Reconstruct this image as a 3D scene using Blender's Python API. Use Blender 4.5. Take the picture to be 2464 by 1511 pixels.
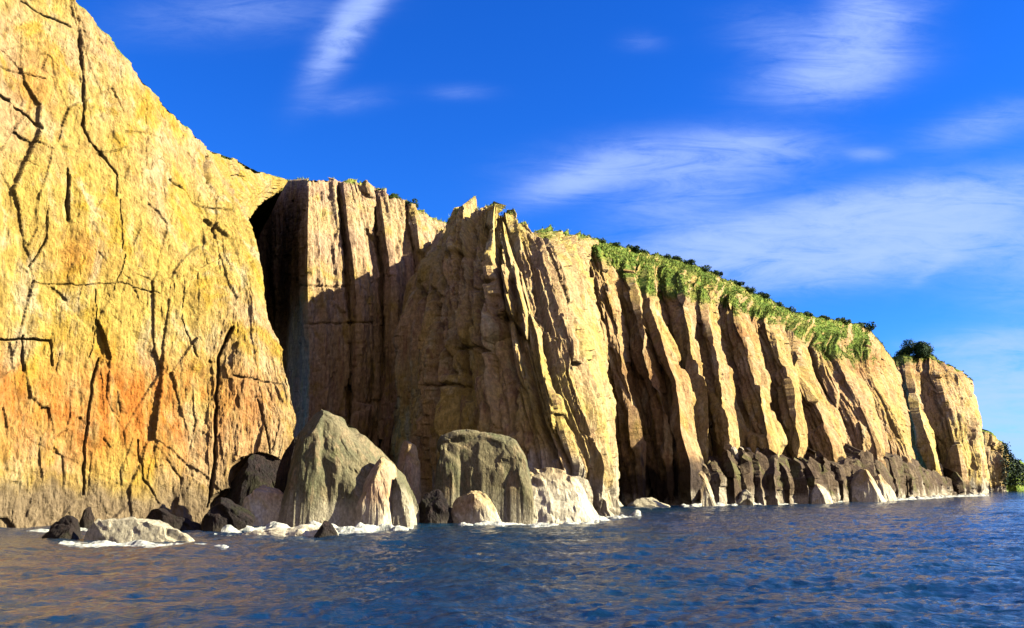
import bpy, math
import numpy as np
from mathutils import Vector, Matrix

# ------------------------------------------------------------------ camera, sky, sun
for o in list(bpy.data.objects): bpy.data.objects.remove(o)
S = bpy.context.scene
COL = S.collection
FO, CX, CY, HZ = 2134.0, 1232.0, 755.5, 1165.0     # focal length, centre and horizon, in the units the layout was measured in
CAMH = 4.0
TH = math.atan((HZ - CY) / FO)
cam = bpy.data.objects.new('camera', bpy.data.cameras.new('camera')); COL.objects.link(cam)
cam.location = (0, 0, CAMH)
cam.rotation_euler = (math.pi/2 + TH, 0, 0)
cam.data.sensor_width = 36.0
cam.data.lens = 36.0 * FO / 2464.0
cam.data.clip_start = 0.5; cam.data.clip_end = 30000
S.camera = cam

EL = math.radians(27)
SUNH = np.array([0.99, -0.10]); SUNH /= np.linalg.norm(SUNH)
sdir = Vector((SUNH[0]*math.cos(EL), SUNH[1]*math.cos(EL), math.sin(EL)))
sun = bpy.data.objects.new('sun', bpy.data.lights.new('sun', 'SUN')); COL.objects.link(sun)
sun.rotation_euler = sdir.to_track_quat('Z', 'Y').to_euler()
sun.location = (200, -100, 200)
sun.data.energy = 5.0; sun.data.angle = math.radians(0.5); sun.data.color = (1.0, 0.92, 0.74)
S.view_settings.view_transform = 'Standard'; S.view_settings.look = 'None'
S.view_settings.gamma = 1.0; S.view_settings.use_curve_mapping = False
S.view_settings.exposure = 1.3
S.cycles.diffuse_bounces = 0

def ray(px, py):
    v = np.array([(px-CX)/FO, (CY-py)/FO])
    return np.array([v[0], math.cos(TH) - v[1]*math.sin(TH), math.sin(TH) + v[1]*math.cos(TH)])
def at(px, py, Y):                                   # point at depth Y seen at px, py
    d = ray(px, py); return np.array([0, 0, CAMH]) + d * (Y / d[1])
def at_z(px, Y, z=-2.0):                             # point at depth Y and height z in the direction of px
    lo, hi = -3000.0, 4000.0
    for _ in range(50):
        m = (lo+hi)/2
        if at(px, m, Y)[2] > z: lo = m
        else: hi = m
    return at(px, lo, Y)
def to_px(P):
    x, y, z = P[..., 0], P[..., 1], P[..., 2] - CAMH
    f = y*math.cos(TH) + z*math.sin(TH); u = -y*math.sin(TH) + z*math.cos(TH)
    f = np.maximum(f, 1.0)
    return CX + FO*x/f, CY - FO*u/f

W = bpy.data.worlds.new('World'); S.world = W; W.use_nodes = True
def world_sky():
    nt = W.node_tree; N = nt.nodes; L = nt.links; N.clear()
    def n(t, **k):
        o = N.new(t)
        for a, b in k.items(): setattr(o, a, b)
        return o
    def mth(op, a, b=None, c=None, clamp=False):
        m = n('ShaderNodeMath', operation=op, use_clamp=clamp)
        for i, q in enumerate((a, b, c)):
            if q is None: continue
            if isinstance(q, (int, float)): m.inputs[i].default_value = q
            else: L.new(q, m.inputs[i])
        return m.outputs[0]
    sky = n('ShaderNodeTexSky', sky_type='NISHITA', sun_disc=False, sun_elevation=EL,
            sun_rotation=math.atan2(SUNH[0], SUNH[1]), altitude=0.0, air_density=1.0, dust_density=0.05, ozone_density=3.5)
    tc = n('ShaderNodeTexCoord'); sep = n('ShaderNodeSeparateXYZ'); L.new(tc.outputs['Generated'], sep.inputs[0])
    x, y, z = sep.outputs
    # deep polarised blue in the sky away from the sun
    hs = n('ShaderNodeHueSaturation'); hs.inputs['Saturation'].default_value = 1.28; hs.inputs['Value'].default_value = 1.0
    L.new(sky.outputs[0], hs.inputs['Color'])
    tint = n('ShaderNodeMix', data_type='RGBA', blend_type='MULTIPLY'); tint.inputs['Factor'].default_value = 1
    L.new(hs.outputs[0], tint.inputs['A']); tint.inputs['B'].default_value = (0.40, 0.98, 2.0, 1)
    yy = mth('MAXIMUM', y, 0.05)
    a = mth('DIVIDE', x, yy); e = mth('DIVIDE', z, yy)
    co = n('ShaderNodeCombineXYZ'); L.new(a, co.inputs[0]); L.new(e, co.inputs[1])
    # wispy streaks, drawn out along a shallow rising direction
    def noise(scale, rot, sc, det=6, rough=0.6, dist=0.0):
        mp = n('ShaderNodeMapping'); mp.inputs['Rotation'].default_value = (0, 0, rot); mp.inputs['Scale'].default_value = sc
        L.new(co.outputs[0], mp.inputs[0])
        t = n('ShaderNodeTexNoise'); t.inputs['Scale'].default_value = scale; t.inputs['Detail'].default_value = det
        t.inputs['Roughness'].default_value = rough; t.inputs['Distortion'].default_value = dist
        L.new(mp.outputs[0], t.inputs['Vector']); return t.outputs[0]
    wisp = noise(8.0, -0.22, (1.0, 4.6, 1), 12, 0.68, 0.9)
    rip = noise(30.0, -0.3, (1.0, 2.6, 1), 7, 0.66, 0.9)
    warp = noise(5.0, 0.3, (1, 1, 1), 3, 0.5)
    dens = None
    # centre px, py, half length, half width, tilt (degrees, + rises to the right), strength
    for (cx, cy, hl, hw, tl, st) in [
        (828, 78, 125, 38, 62, .80), (905, -10, 90, 32, 40, .45), (560, 30, 230, 60, 5, .16), (830, 245, 90, 26, 8, .10), (1110, 222, 70, 18, 0, .09),
        (2010, 175, 150, 55, 12, .72), (2075, 70, 110, 80, 55, .55), (1900, 90, 120, 60, -10, .22), (2120, 30, 130, 60, 30, .3),
        (1390, 435, 130, 34, 18, .62), (1640, 385, 250, 56, 5, .62), (1800, 345, 130, 30, 0, .3), (1660, 480, 170, 50, 12, .34),
        (1930, 540, 330, 50, 12, .8), (2220, 500, 330, 50, 9, .95), (1960, 625, 300, 50, 7, 1.0), (2250, 570, 220, 60, 14, .85),
        (1700, 600, 200, 55, 8, .42), (2250, 640, 60, 14, 35, .4), (2380, 300, 150, 40, 15, .28), (2090, 370, 50, 16, 0, .22), (1545, 100, 50, 24, 0, .06),
        (2400, 830, 170, 30, 4, .6), (2440, 930, 170, 60, 3, .95), (2450, 1060, 190, 70, 0, .9), (2640, 600, 240, 120, 10, .6), (2800, 950, 360, 120, 3, .6),
        (-250, 250, 260, 60, 15, .5), (3000, 300, 300, 90, 12, .5)]:
        dd = ray(cx, cy); A0, E0 = dd[0]/dd[1], dd[2]/dd[1]
        k = 1.0/FO; c, s = math.cos(math.radians(tl)), math.sin(math.radians(tl))
        da = mth('SUBTRACT', a, A0); de = mth('SUBTRACT', e, E0)
        u = mth('MULTIPLY_ADD', da, c/(hl*k), mth('MULTIPLY', de, s/(hl*k)))
        v = mth('MULTIPLY_ADD', da, -s/(hw*k), mth('MULTIPLY', de, c/(hw*k)))
        r2 = mth('MULTIPLY_ADD', u, u, mth('MULTIPLY', v, v))
        g = mth('MULTIPLY', mth('POWER', 2.718, mth('MULTIPLY', r2, -0.9)), st)
        dens = g if dens is None else mth('ADD', dens, g)
    wv = mth('MULTIPLY_ADD', wisp, 3.4, -1.05, clamp=True)
    rv = mth('MULTIPLY_ADD', rip, 1.6, -0.35, clamp=True)
    tex = mth('MULTIPLY', mth('MULTIPLY_ADD', wv, 0.85, 0.22), mth('MULTIPLY_ADD', rv, 0.5, 0.62))
    dens = mth('MULTIPLY', dens, tex)
    cov = mth('MULTIPLY', mth('SUBTRACT', 1.0, mth('POWER', 2.718, mth('MULTIPLY', dens, -2.5))), 0.80, clamp=True)
    fwd = mth('MULTIPLY', mth('SUBTRACT', y, 0.05), 8.0, clamp=True)
    cov = mth('MULTIPLY', cov, fwd)
    mx = n('ShaderNodeMix', data_type='RGBA'); L.new(cov, mx.inputs['Factor']); L.new(tint.outputs['Result'], mx.inputs['A'])
    CLOUD = mx.inputs['B']; CLOUD.default_value = (4.4, 5.9, 10.4, 1)
    # added warm fill in the unseen sky behind the viewer, to light the shadows
    back = mth('MULTIPLY', mth('SUBTRACT', mth('MULTIPLY', y, -1.0), 0.12), 1.5, clamp=True)
    bt = n('ShaderNodeTexNoise'); bt.inputs['Scale'].default_value = 3.0; bt.inputs['Detail'].default_value = 6; L.new(tc.outputs['Generated'], bt.inputs['Vector'])
    back = mth('MULTIPLY', back, mth('MULTIPLY_ADD', bt.outputs[0], 1.6, 0.0, clamp=True))
    mb = n('ShaderNodeMix', data_type='RGBA'); L.new(back, mb.inputs['Factor']); L.new(mx.outputs['Result'], mb.inputs['A'])
    mb.inputs['B'].default_value = (5.0, 3.5, 2.1, 1)
    bg = n('ShaderNodeBackground'); bg.inputs['Strength'].default_value = 0.05
    L.new(mb.outputs['Result'], bg.inputs['Color'])
    out = n('ShaderNodeOutputWorld'); L.new(bg.outputs[0], out.inputs['Surface'])
world_sky()

# ------------------------------------------------------------------ numpy noise
_rs = np.random.RandomState(7)
PERM = _rs.permutation(256).astype(np.int64); PERM = np.concatenate([PERM]*3)
GR = _rs.normal(size=(256, 3)); GR /= np.linalg.norm(GR, axis=1)[:, None]
def perlin(x, y, z):
    x, y, z = np.broadcast_arrays(x, y, z)
    xi = np.floor(x).astype(np.int64); yi = np.floor(y).astype(np.int64); zi = np.floor(z).astype(np.int64)
    xf, yf, zf = x-xi, y-yi, z-zi
    f = lambda t: t*t*t*(t*(t*6-15)+10)
    u, v, w = f(xf), f(yf), f(zf)
    r = 0
    for dx in (0, 1):
        for dy in (0, 1):
            for dz in (0, 1):
                h = PERM[(PERM[(PERM[(xi+dx) & 255] + yi+dy) & 255] + zi+dz) & 255]
                g = GR[h]
                d = g[..., 0]*(xf-dx) + g[..., 1]*(yf-dy) + g[..., 2]*(zf-dz)
                r = r + d*(u if dx else 1-u)*(v if dy else 1-v)*(w if dz else 1-w)
    return r*1.6
def fbm(x, y, z, o=4, g=0.5, l=2.03):
    a, r, s = 1.0, 0, 0
    for i in range(o):
        r = r + a*perlin(x+i*17.3, y+i*5.1, z-i*9.7); s += a; a *= g
        x, y, z = x*l, y*l, z*l
    return r/s
def hsh(i, j, k, n):
    h = PERM[(PERM[(PERM[(i & 255)] + j) & 255] + k + n*37) & 255]
    h2 = PERM[(h + (i*7 + j*13 + k*29 + n*11)) & 255]
    return (h*256.0 + h2)/65536.0
def worley2(s, t, seed=0, jit=0.95):
    """F1, edge distance, random and offset to the cell point"""
    si = np.floor(s).astype(np.int64); ti = np.floor(t).astype(np.int64)
    f1 = np.full(s.shape, 9.0); f2 = np.full(s.shape, 9.0)
    rid = np.zeros(s.shape); rid2 = np.zeros(s.shape); rid3 = np.zeros(s.shape); os_ = np.zeros(s.shape); ot = np.zeros(s.shape)
    for a in (-1, 0, 1):
        for b in (-1, 0, 1):
            ci, cj = si+a, ti+b
            ps = ci + 0.5 + (hsh(ci, cj, ci*0+seed, 1)-.5)*jit; pt = cj + 0.5 + (hsh(ci, cj, ci*0+seed, 2)-.5)*jit
            d = np.hypot(s-ps, t-pt)
            m = d < f1
            f2 = np.where(m, f1, np.minimum(f2, d)); f1 = np.where(m, d, f1)
            rid = np.where(m, hsh(ci, cj, ci*0+seed, 3), rid); rid2 = np.where(m, hsh(ci, cj, ci*0+seed, 4), rid2); rid3 = np.where(m, hsh(ci, cj, ci*0+seed, 5), rid3)
            os_ = np.where(m, s-ps, os_); ot = np.where(m, t-pt, ot)
    return f1, f2-f1, rid, rid2, rid3, os_, ot
def facets(s, t, seed, amp, tilt, crack, cw=0.10):
    """angular joint blocks: every block has its own offset and tilt, with a crack round it"""
    f1, ed, r, r2, r3, a, b = worley2(s, t, seed)
    return amp*(r-.5)*2 + tilt*amp*((r2-.5)*a*2.2 + (r3-.5)*b*2.2) - crack*np.exp(-(ed/cw)**1.3)
def blur(D, k=1):
    for _ in range(k):
        p = np.pad(D, 1, mode='edge'); D = (p[:-2, 1:-1] + p[2:, 1:-1] + p[1:-1, :-2] + p[1:-1, 2:] + 2*p[1:-1, 1:-1])/6
    return D
def smooth(a, b, x):
    t = np.clip((x-a)/(b-a), 0, 1); return t*t*(3-2*t)

# ------------------------------------------------------------------ mesh helpers
def tag(o, label=None, cat=None, group=None, kind=None):
    for k, v in (('label', label), ('category', cat), ('group', group), ('kind', kind)):
        if v: o[k] = v
    return o
def mesh_grid(name, P, mat, attrs=None, wrap=False, parent=None, shade=False):
    R, C = P.shape[:2]
    idx = np.arange(R*C).reshape(R, C)
    if wrap: idx = np.concatenate([idx, idx[:, :1]], axis=1)
    q = np.stack([idx[:-1, :-1], idx[:-1, 1:], idx[1:, 1:], idx[1:, :-1]], -1).reshape(-1, 4)
    return mesh_np(name, P.reshape(-1, 3), q, mat, attrs, parent, shade)
def mesh_np(name, V, q, mat, attrs=None, parent=None, shade=False):
    me = bpy.data.meshes.new(name)
    n, k = q.shape
    me.vertices.add(len(V)); me.vertices.foreach_set('co', np.ascontiguousarray(V, dtype=np.float32).ravel())
    me.loops.add(n*k); me.loops.foreach_set('vertex_index', q.astype(np.int32).ravel())
    me.polygons.add(n); me.polygons.foreach_set('loop_start', np.arange(0, n*k, k, dtype=np.int32))
    me.update(calc_edges=True)
    me.polygons.foreach_set('use_smooth', np.full(n, shade, dtype=bool))
    for a, v in (attrs or {}).items():
        at_ = me.attributes.new(a, 'FLOAT', 'POINT'); at_.data.foreach_set('value', np.ascontiguousarray(v, dtype=np.float32).ravel())
    me.materials.append(mat); me.update()
    o = bpy.data.objects.new(name, me); COL.objects.link(o)
    if parent: o.parent = parent
    return o
def grid_normals(P):
    du = np.gradient(P, axis=1); dv = np.gradient(P, axis=0)
    n = np.cross(du, dv); n /= np.maximum(np.linalg.norm(n, axis=-1, keepdims=True), 1e-9); return n

# ------------------------------------------------------------------ materials
class NT:
    def __init__(s, name):
        s.m = bpy.data.materials.new(name); s.m.use_nodes = True; s.t = s.m.node_tree; s.t.nodes.clear()
        s.b = s.t.nodes.new('ShaderNodeBsdfPrincipled'); s.o = s.t.nodes.new('ShaderNodeOutputMaterial')
        s.t.links.new(s.b.outputs[0], s.o.inputs['Surface'])
        s.geo = s.t.nodes.new('ShaderNodeNewGeometry')
    def put(s, a, inp):
        if isinstance(a, (int, float)): inp.default_value = a
        elif isinstance(a, tuple): inp.default_value = (a + (1,)) if len(a) == 3 else a
        else: s.t.links.new(a, inp)
    def noise(s, scale, sc=(1, 1, 1), det=5, rough=0.6, dist=0, loc=(0, 0, 0)):
        mp = s.t.nodes.new('ShaderNodeMapping'); mp.inputs['Scale'].default_value = sc; mp.inputs['Location'].default_value = loc
        s.t.links.new(s.geo.outputs['Position'], mp.inputs[0])
        t = s.t.nodes.new('ShaderNodeTexNoise'); t.inputs['Scale'].default_value = scale; t.inputs['Detail'].default_value = det
        t.inputs['Roughness'].default_value = rough; t.inputs['Distortion'].default_value = dist
        s.t.links.new(mp.outputs[0], t.inputs['Vector']); return t.outputs[0]
    def ramp(s, f, a, b):
        r = s.t.nodes.new('ShaderNodeMapRange'); r.interpolation_type = 'SMOOTHSTEP'
        s.put(f, r.inputs[0]); r.inputs[1].default_value = a; r.inputs[2].default_value = b; return r.outputs[0]
    def mix(s, f, a, b, mode='MIX'):
        m = s.t.nodes.new('ShaderNodeMix'); m.data_type = 'RGBA'; m.blend_type = mode
        s.put(f, m.inputs['Factor']); s.put(a, m.inputs['A']); s.put(b, m.inputs['B']); return m.outputs['Result']
    def math(s, op, a, b=0.0, clamp=False):
        m = s.t.nodes.new('ShaderNodeMath'); m.operation = op; m.use_clamp = clamp
        s.put(a, m.inputs[0]); s.put(b, m.inputs[1]); return m.outputs[0]
    def attr(s, name):
        a = s.t.nodes.new('ShaderNodeAttribute'); a.attribute_name = name; return a.outputs['Fac']
    def bump(s, h, strength, dist):
        b = s.t.nodes.new('ShaderNodeBump'); b.inputs['Strength'].default_value = strength; b.inputs['Distance'].default_value = dist
        s.t.links.new(h, b.inputs['Height']); s.t.links.new(b.outputs[0], s.b.inputs['Normal'])

def rock_mat(name, c1, c2, c3, c4, stain_and_shade=None, pale=(0.86, 0.76, 0.52), dark=(0.075, 0.062, 0.045), sc=1.0, bump=1.0, lichen=(0.66, 0.47, 0.10), st=0.7, gain=1.22):
    k = NT(name)
    big = k.noise(0.06*sc, (1, 1, 0.7), 4, 0.55, 0.3)
    mid = k.noise(0.28*sc, (1, 1, 0.35), 6, 0.65, 0.4, (11, 3, 5))
    fine = k.noise(1.6*sc, (1, 1, 0.5), 6, 0.7, 0.2, (5, 9, 1))
    streak = k.noise(0.75*sc, (1, 1, 0.07), 5, 0.65, 0.3, (2, 7, 3))
    col = k.mix(k.ramp(big, 0.42, 0.60), c1, c2)
    col = k.mix(k.ramp(mid, 0.50, 0.68), col, c3)
    col = k.mix(k.math('MULTIPLY', k.ramp(streak, 0.52, 0.66), st), col, c4)
    pk = k.noise(0.16*sc, (1, 1, .8), 5, 0.6, 0.5, (31, 13, 25))
    col = k.mix(k.math('MULTIPLY', k.ramp(pk, 0.52, 0.66), 0.75), col, lichen)
    if stain_and_shade is not None:
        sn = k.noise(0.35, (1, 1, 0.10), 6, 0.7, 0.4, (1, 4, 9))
        sf = k.math('MULTIPLY', k.attr('stain_and_shade'), k.ramp(sn, 0.32, 0.58))
        col = k.mix(sf, col, stain_and_shade)
    # pale salt band then dark weed band at the waterline: real bands on the rock
    col = k.mix(k.attr('dark'), col, dark)
    col = k.mix(k.attr('pale'), col, pale)
    crk = k.attr('crack')
    col = k.mix(k.math('MULTIPLY', crk, 0.5), col, (0.22, 0.12, 0.05))
    # fine mineral grain
    g = k.mix(k.ramp(fine, 0.30, 0.72), tuple(q*gain for q in (0.42, 0.40, 0.39)), tuple(min(.97, q*gain) for q in (0.84, 0.84, 0.82)))
    col = k.mix(1.0, col, g, 'MULTIPLY')
    gn = k.noise(0.9, (1, 1, 1), 6, 0.7); gn2 = k.noise(0.12, (1, 1, 1), 4, 0.6)
    green = k.mix(k.ramp(gn, 0.40, 0.64), (0.10, 0.19, 0.02), (0.30, 0.38, 0.05))
    green = k.mix(k.math('MULTIPLY', k.ramp(gn2, 0.5, 0.62), 0.6), green, (0.50, 0.44, 0.10))
    col = k.mix(k.attr('grass'), col, green)
    k.put(col, k.b.inputs['Base Color']); k.b.inputs['Roughness'].default_value = 0.9
    k.b.inputs['Specular IOR Level'].default_value = 0.2
    h = k.math('ADD', k.math('MULTIPLY', k.noise(1.1*sc, (1, 1, .55), 8, 0.72, 0.3, (3, 3, 3)), 1.0), k.math('MULTIPLY', streak, 0.5*st/.7))
    k.bump(h, 0.75*bump, 1.3)
    return k.m
M = {}
M['gold'] = rock_mat('golden_granite', (0.86, 0.60, 0.13), (0.86, 0.59, 0.27), (0.94, 0.76, 0.38), (0.66, 0.42, 0.10), stain_and_shade=(0.84, 0.30, 0.045), pale=(0.50, 0.37, 0.20), dark=(0.20, 0.15, 0.075), lichen=(0.80, 0.51, 0.035), bump=1.0, gain=.95)
M['tan'] = rock_mat('tan_granite', stain_and_shade=(0.20, 0.15, 0.11), c1=(0.78, 0.55, 0.24), c2=(0.76, 0.52, 0.30), c3=(0.88, 0.68, 0.36), c4=(0.50, 0.28, 0.15), sc=1.2)  # its dark brown tint deepens the shade of the recess gully
M['buff'] = rock_mat('buff_granite', (0.90, 0.68, 0.19), (0.84, 0.58, 0.26), (0.94, 0.78, 0.36), (0.50, 0.29, 0.15), sc=1.2)
M['pale'] = rock_mat('pale_granite', dark=(0.11, 0.08, 0.055), c1=(0.90, 0.66, 0.20), c2=(0.84, 0.57, 0.27), c3=(0.96, 0.80, 0.42), c4=(0.46, 0.27, 0.15), sc=1.0, stain_and_shade=(0.56, 0.30, 0.10))
M['grey'] = rock_mat('grey_green_rock', (0.30, 0.29, 0.15), (0.42, 0.36, 0.19), (0.60, 0.46, 0.24), (0.24, 0.21, 0.11), sc=3.0, lichen=(0.28, 0.29, 0.12), pale=(0.98, 0.88, 0.58), bump=.7, st=.2, gain=.92)
M['slab'] = rock_mat('buff_boulder', (0.74, 0.56, 0.26), (0.72, 0.50, 0.28), (0.82, 0.66, 0.36), (0.46, 0.30, 0.16), sc=2.5, bump=.5, st=.2, pale=(0.95, 0.86, 0.58))
M['foot'] = rock_mat('tide_line_rock', (0.20, 0.14, 0.075), (0.15, 0.10, 0.06), (0.40, 0.30, 0.16), (0.08, 0.055, 0.035), sc=1.5, lichen=(0.26, 0.25, 0.08), pale=(0.86, 0.74, 0.50))
M['black'] = rock_mat('black_rock_and_cave_shade', (0.045, 0.035, 0.03), (0.07, 0.05, 0.035), (0.09, 0.06, 0.05), (0.03, 0.03, 0.02), sc=3.0, lichen=(0.06, 0.06, 0.025), pale=(0.12, 0.10, 0.07))  # dark sea rocks, and the colour put in for cave mouth shade

# ------------------------------------------------------------------ cliffs
def resample(pts, n, power=1.0):
    P = np.array(pts, float); d = np.concatenate([[0], np.cumsum(np.linalg.norm(np.diff(P, axis=0), axis=1))]); d /= d[-1]
    t = np.linspace(0, 1, n)
    # slightly smoothed polyline
    Q = np.stack([np.interp(t, d, P[:, i]) for i in range(3)], -1)
    k = max(1, n//40); ker = np.hanning(2*k+3)[1:-1]; ker /= ker.sum()
    out = Q.copy()
    for i in range(3):
        pad = np.concatenate([2*Q[0, i]-Q[1:len(ker)//2+1, i][::-1], Q[:, i], 2*Q[-1, i]-Q[-len(ker)//2:-1, i][::-1]])
        out[:, i] = np.convolve(pad, ker, 'valid')[:n]
    return out
def pts(st):
    """station: [(px, Y) foot, (px, py, Y)...] -> world points"""
    return [at_z(st[0][0], st[0][1])] + [at(*p) for p in st[1:]]
def sheet(stations, rows, weights, back=70, drop=4.0, usmooth=2, topsoft=0):
    cols = []
    n = len(stations)
    St = [resample(pts(s), rows) for s in stations]
    for i in range(n-1):
        m = weights[i]
        for j in range(m):
            t = j/m; cols.append(St[i]*(1-t) + St[i+1]*t)
    cols.append(St[-1])
    P = np.stack(cols, 1)
    if usmooth:
        ker = np.hanning(2*usmooth+3)[1:-1]; ker /= ker.sum(); h = len(ker)//2
        pad = np.pad(P, ((0, 0), (h, h), (0, 0)), mode='edge')
        P = sum(ker[k]*pad[:, k:k+P.shape[1]] for k in range(len(ker)))
    if topsoft:                                      # soil-covered brow: the gullies fade out into one slope
        n_ = topsoft; ker = np.hanning(2*n_+3)[1:-1]; ker /= ker.sum(); pad = np.pad(P, ((0, 0), (n_, n_), (0, 0)), mode='edge'); B = np.zeros_like(P)
        for k in range(len(ker)): B += ker[k]*pad[:, k:k+P.shape[1]]
        w = smooth(.80, .93, np.linspace(0, 1, rows))[:, None, None]*.9; w = w*smooth(0, 40, np.arange(P.shape[1]))[None, :, None]*smooth(0, 60, np.arange(P.shape[1])[::-1])[None, :, None]
        P = P*(1-w) + B*w
    # the plateau: rows that run back from the brow
    top = P[-1]; ext = []
    for k in range(1, 15):
        t = (k/14)**1.5
        q = top.copy(); q[:, 1] += back*t; q[:, 0] -= (0.42*back*t if drop > 15 else 0); q[:, 2] -= drop*t*(1-smooth(.72, .86, np.linspace(0, 1, len(top))) if drop > 15 else 1); ext.append(q)
    return np.concatenate([P, np.stack(ext, 0)], 0), rows
def seg_dist(px, py, poly):
    d = np.full(px.shape, 1e9)
    for (x0, y0), (x1, y1) in zip(poly[:-1], poly[1:]):
        vx, vy = x1-x0, y1-y0; t = np.clip(((px-x0)*vx + (py-y0)*vy)/(vx*vx+vy*vy), 0, 1)
        d = np.minimum(d, np.hypot(px-x0-t*vx, py-y0-t*vy))
    return d
def cliff(name, stations, rows, weights, mat, style, lean=0.0, amp=1.0, cracks=(), back=70, drop=4.0, grass_px=None, stain_and_shade=None, seed=0, usm=2, grass_lo=0.5, hollow=(), palez=(1.5, 4.0), darkz=(0.3, 1.0), wide=1.0, flute=1.0, dn=1.3, block=1.0, lump=0.0, topsoft=0):
    P, rows = sheet(stations, rows, weights, back, drop, usm, topsoft)
    N = grid_normals(P)
    if (N[:rows//2, :, 1]).mean() > 0: N = -N
    N[rows:] = (0, 0, 1)
    Nh = N.copy(); Nh[:rows, :, 2] *= 0.35; Nh /= np.linalg.norm(Nh, axis=-1, keepdims=True)
    R, C = P.shape[:2]
    ds = np.linalg.norm(np.diff(P[:rows, :, :2], axis=1), axis=-1).mean(0); s = np.concatenate([[0], np.cumsum(ds)])[None, :].repeat(R, 0)
    z = P[..., 2]; x, y = P[..., 0], P[..., 1]
    s2 = s + lean*z + 1.3*fbm(x*.05, y*.05, z*.04, 3)
    sc = s2/wide; zz = z + 2.5*fbm(x*.06+9, y*.06, z*.06, 3)
    D = 0
    if style == 'joint':       # broad slabs cut by joints
        D = D + facets(sc/9+.12*zz/9, zz/15+.03*sc, seed, .34, 1.4, 0.05, 0.02)
        D = D + facets(sc/3.4, zz/8-.1*sc/4, seed+3, 0.24, 1.6, 0.06, 0.03)
        D = D + facets(sc/1.2, zz/3.4, seed+5, 0.12, 1.8, 0.05, 0.05)
        D = D + 1.5*fbm(x*.07, y*.07, z*.045, 4) + 0.38*fbm(s2*.6, z*.14, 0*s+seed, 5) + 0.42*fbm(x*.5, y*.5, z*.4, 5, .6)
    else:                      # fluted columns and arêtes
        rd = 1-np.abs(perlin(s2*.20/wide, z*.018, 0*s+seed+.3))*2
        rd2 = 1-np.abs(perlin(s2*.55/wide, z*.04, 0*s+seed+7.7))*2
        rd3 = 1-np.abs(perlin(s2*1.25/wide, z*.07, 0*s+seed+2.2))*2
        D = D + flute*(1.5*rd + 0.7*rd2 + .32*rd3)
        D = D + block*facets(sc/4.6, zz/24, seed, 0.9, 1.6, 0.5, 0.05)
        D = D + facets(sc/2.0, zz/9, seed+3, 0.48, 1.6, 0.30, 0.07)
        D = D + facets(sc/0.85, zz/5.5, seed+5, 0.20, 1.6, 0.14, 0.1)
        if lump: D = D + lump*blur(facets(sc/6.5, zz/11, seed+8, 1.2, 1.3, .3, .05), 8)
        D = D + 0.8*fbm(x*.1, y*.1, z*.05, 4) + 0.30*fbm(x*.9, y*.9, z*.45, 4)
    D = blur(D*amp, 1) + 0.16*fbm(x*1.7, y*1.7, z*1.2, 4, .65) + 0.10*np.abs(perlin(s2*2.4, z*.5, 0*s+seed+9))
    fade = np.ones((R, C)); r_ = np.arange(R)[:, None]
    fade = np.where(r_ > rows, 0.45, fade)
    if topsoft: fade = fade*np.where(r_ > rows, .6, 1-.72*smooth(.80, .93, r_/rows))
    # carve the joints seen in the rock
    px, py = to_px(P); pxw = px + 5*fbm(x*.5, y*.5, z*.5, 3); pyw = py + 5*fbm(x*.5+7, y*.5, z*.5, 3)
    ck = np.zeros((R, C))
    for poly, w, dep in cracks:
        w, dep = (w*.48, dep*.30) if style == 'joint' else (w, dep*.6)
        q = np.exp(-(seg_dist(pxw, pyw, poly)/w)**2); D = D - dep*q; ck = np.maximum(ck, q*min(1, dep/1.6))
    for (hx, hy, rx, ry, dep) in hollow:
        q = np.clip(1-((pxw-hx)/rx)**2-((pyw-hy)/ry)**2, 0, 1)**0.6; D = D - dep*q
    ck = np.where(r_ >= rows, 0, ck)
    P = P + Nh*(D*fade)[..., None]
    N2 = grid_normals(P); N2 = np.where((N2*N).sum(-1, keepdims=True) < 0, -N2, N2)
    nz = N2[..., 2]
    kk = np.ones(5)/5
    nzs = np.apply_along_axis(lambda a: np.convolve(a, kk, 'same'), 0, nz); nzs = np.apply_along_axis(lambda a: np.convolve(a, kk, 'same'), 1, nzs)
    z = P[..., 2]
    g = np.zeros((R, C))
    if grass_px is not None:
        gy = np.interp(px, grass_px[0], grass_px[1])          # lower limit of turf, from the photo
        lim = smooth(0, 22, gy - py + 26*fbm(P[..., 0]*.12, P[..., 1]*.12, P[..., 2]*.12, 4)); lim = np.where(r_ >= rows-2, 1, lim)
        g = smooth(grass_lo-.12, grass_lo+.12, nzs + 0.38*fbm(P[..., 0]*.35, P[..., 1]*.35, P[..., 2]*.25, 4))*lim
    nw = fbm(P[..., 0]*.22, P[..., 1]*.22, P[..., 2]*.2, 4)
    pale = smooth(palez[1], palez[0], z + 3.0*nw + (5.0*perlin(s*.3, z*.03, 0*s+seed+5) + 2.5*perlin(s*.9, z*.05, 0*s+1) if style != 'joint' else 0))*0.85
    darkb = smooth(darkz[1], darkz[0], z + dn*nw)
    stn = np.zeros((R, C)) if stain_and_shade is None else stain_and_shade(px, py, z)
    o = mesh_grid(name, P, mat, {'grass': g, 'pale': pale, 'dark': darkb, 'crack': ck, 'stain_and_shade': stn})
    tag(o, kind='structure')
    return o, P, g, N2, rows
cl = {}

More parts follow.
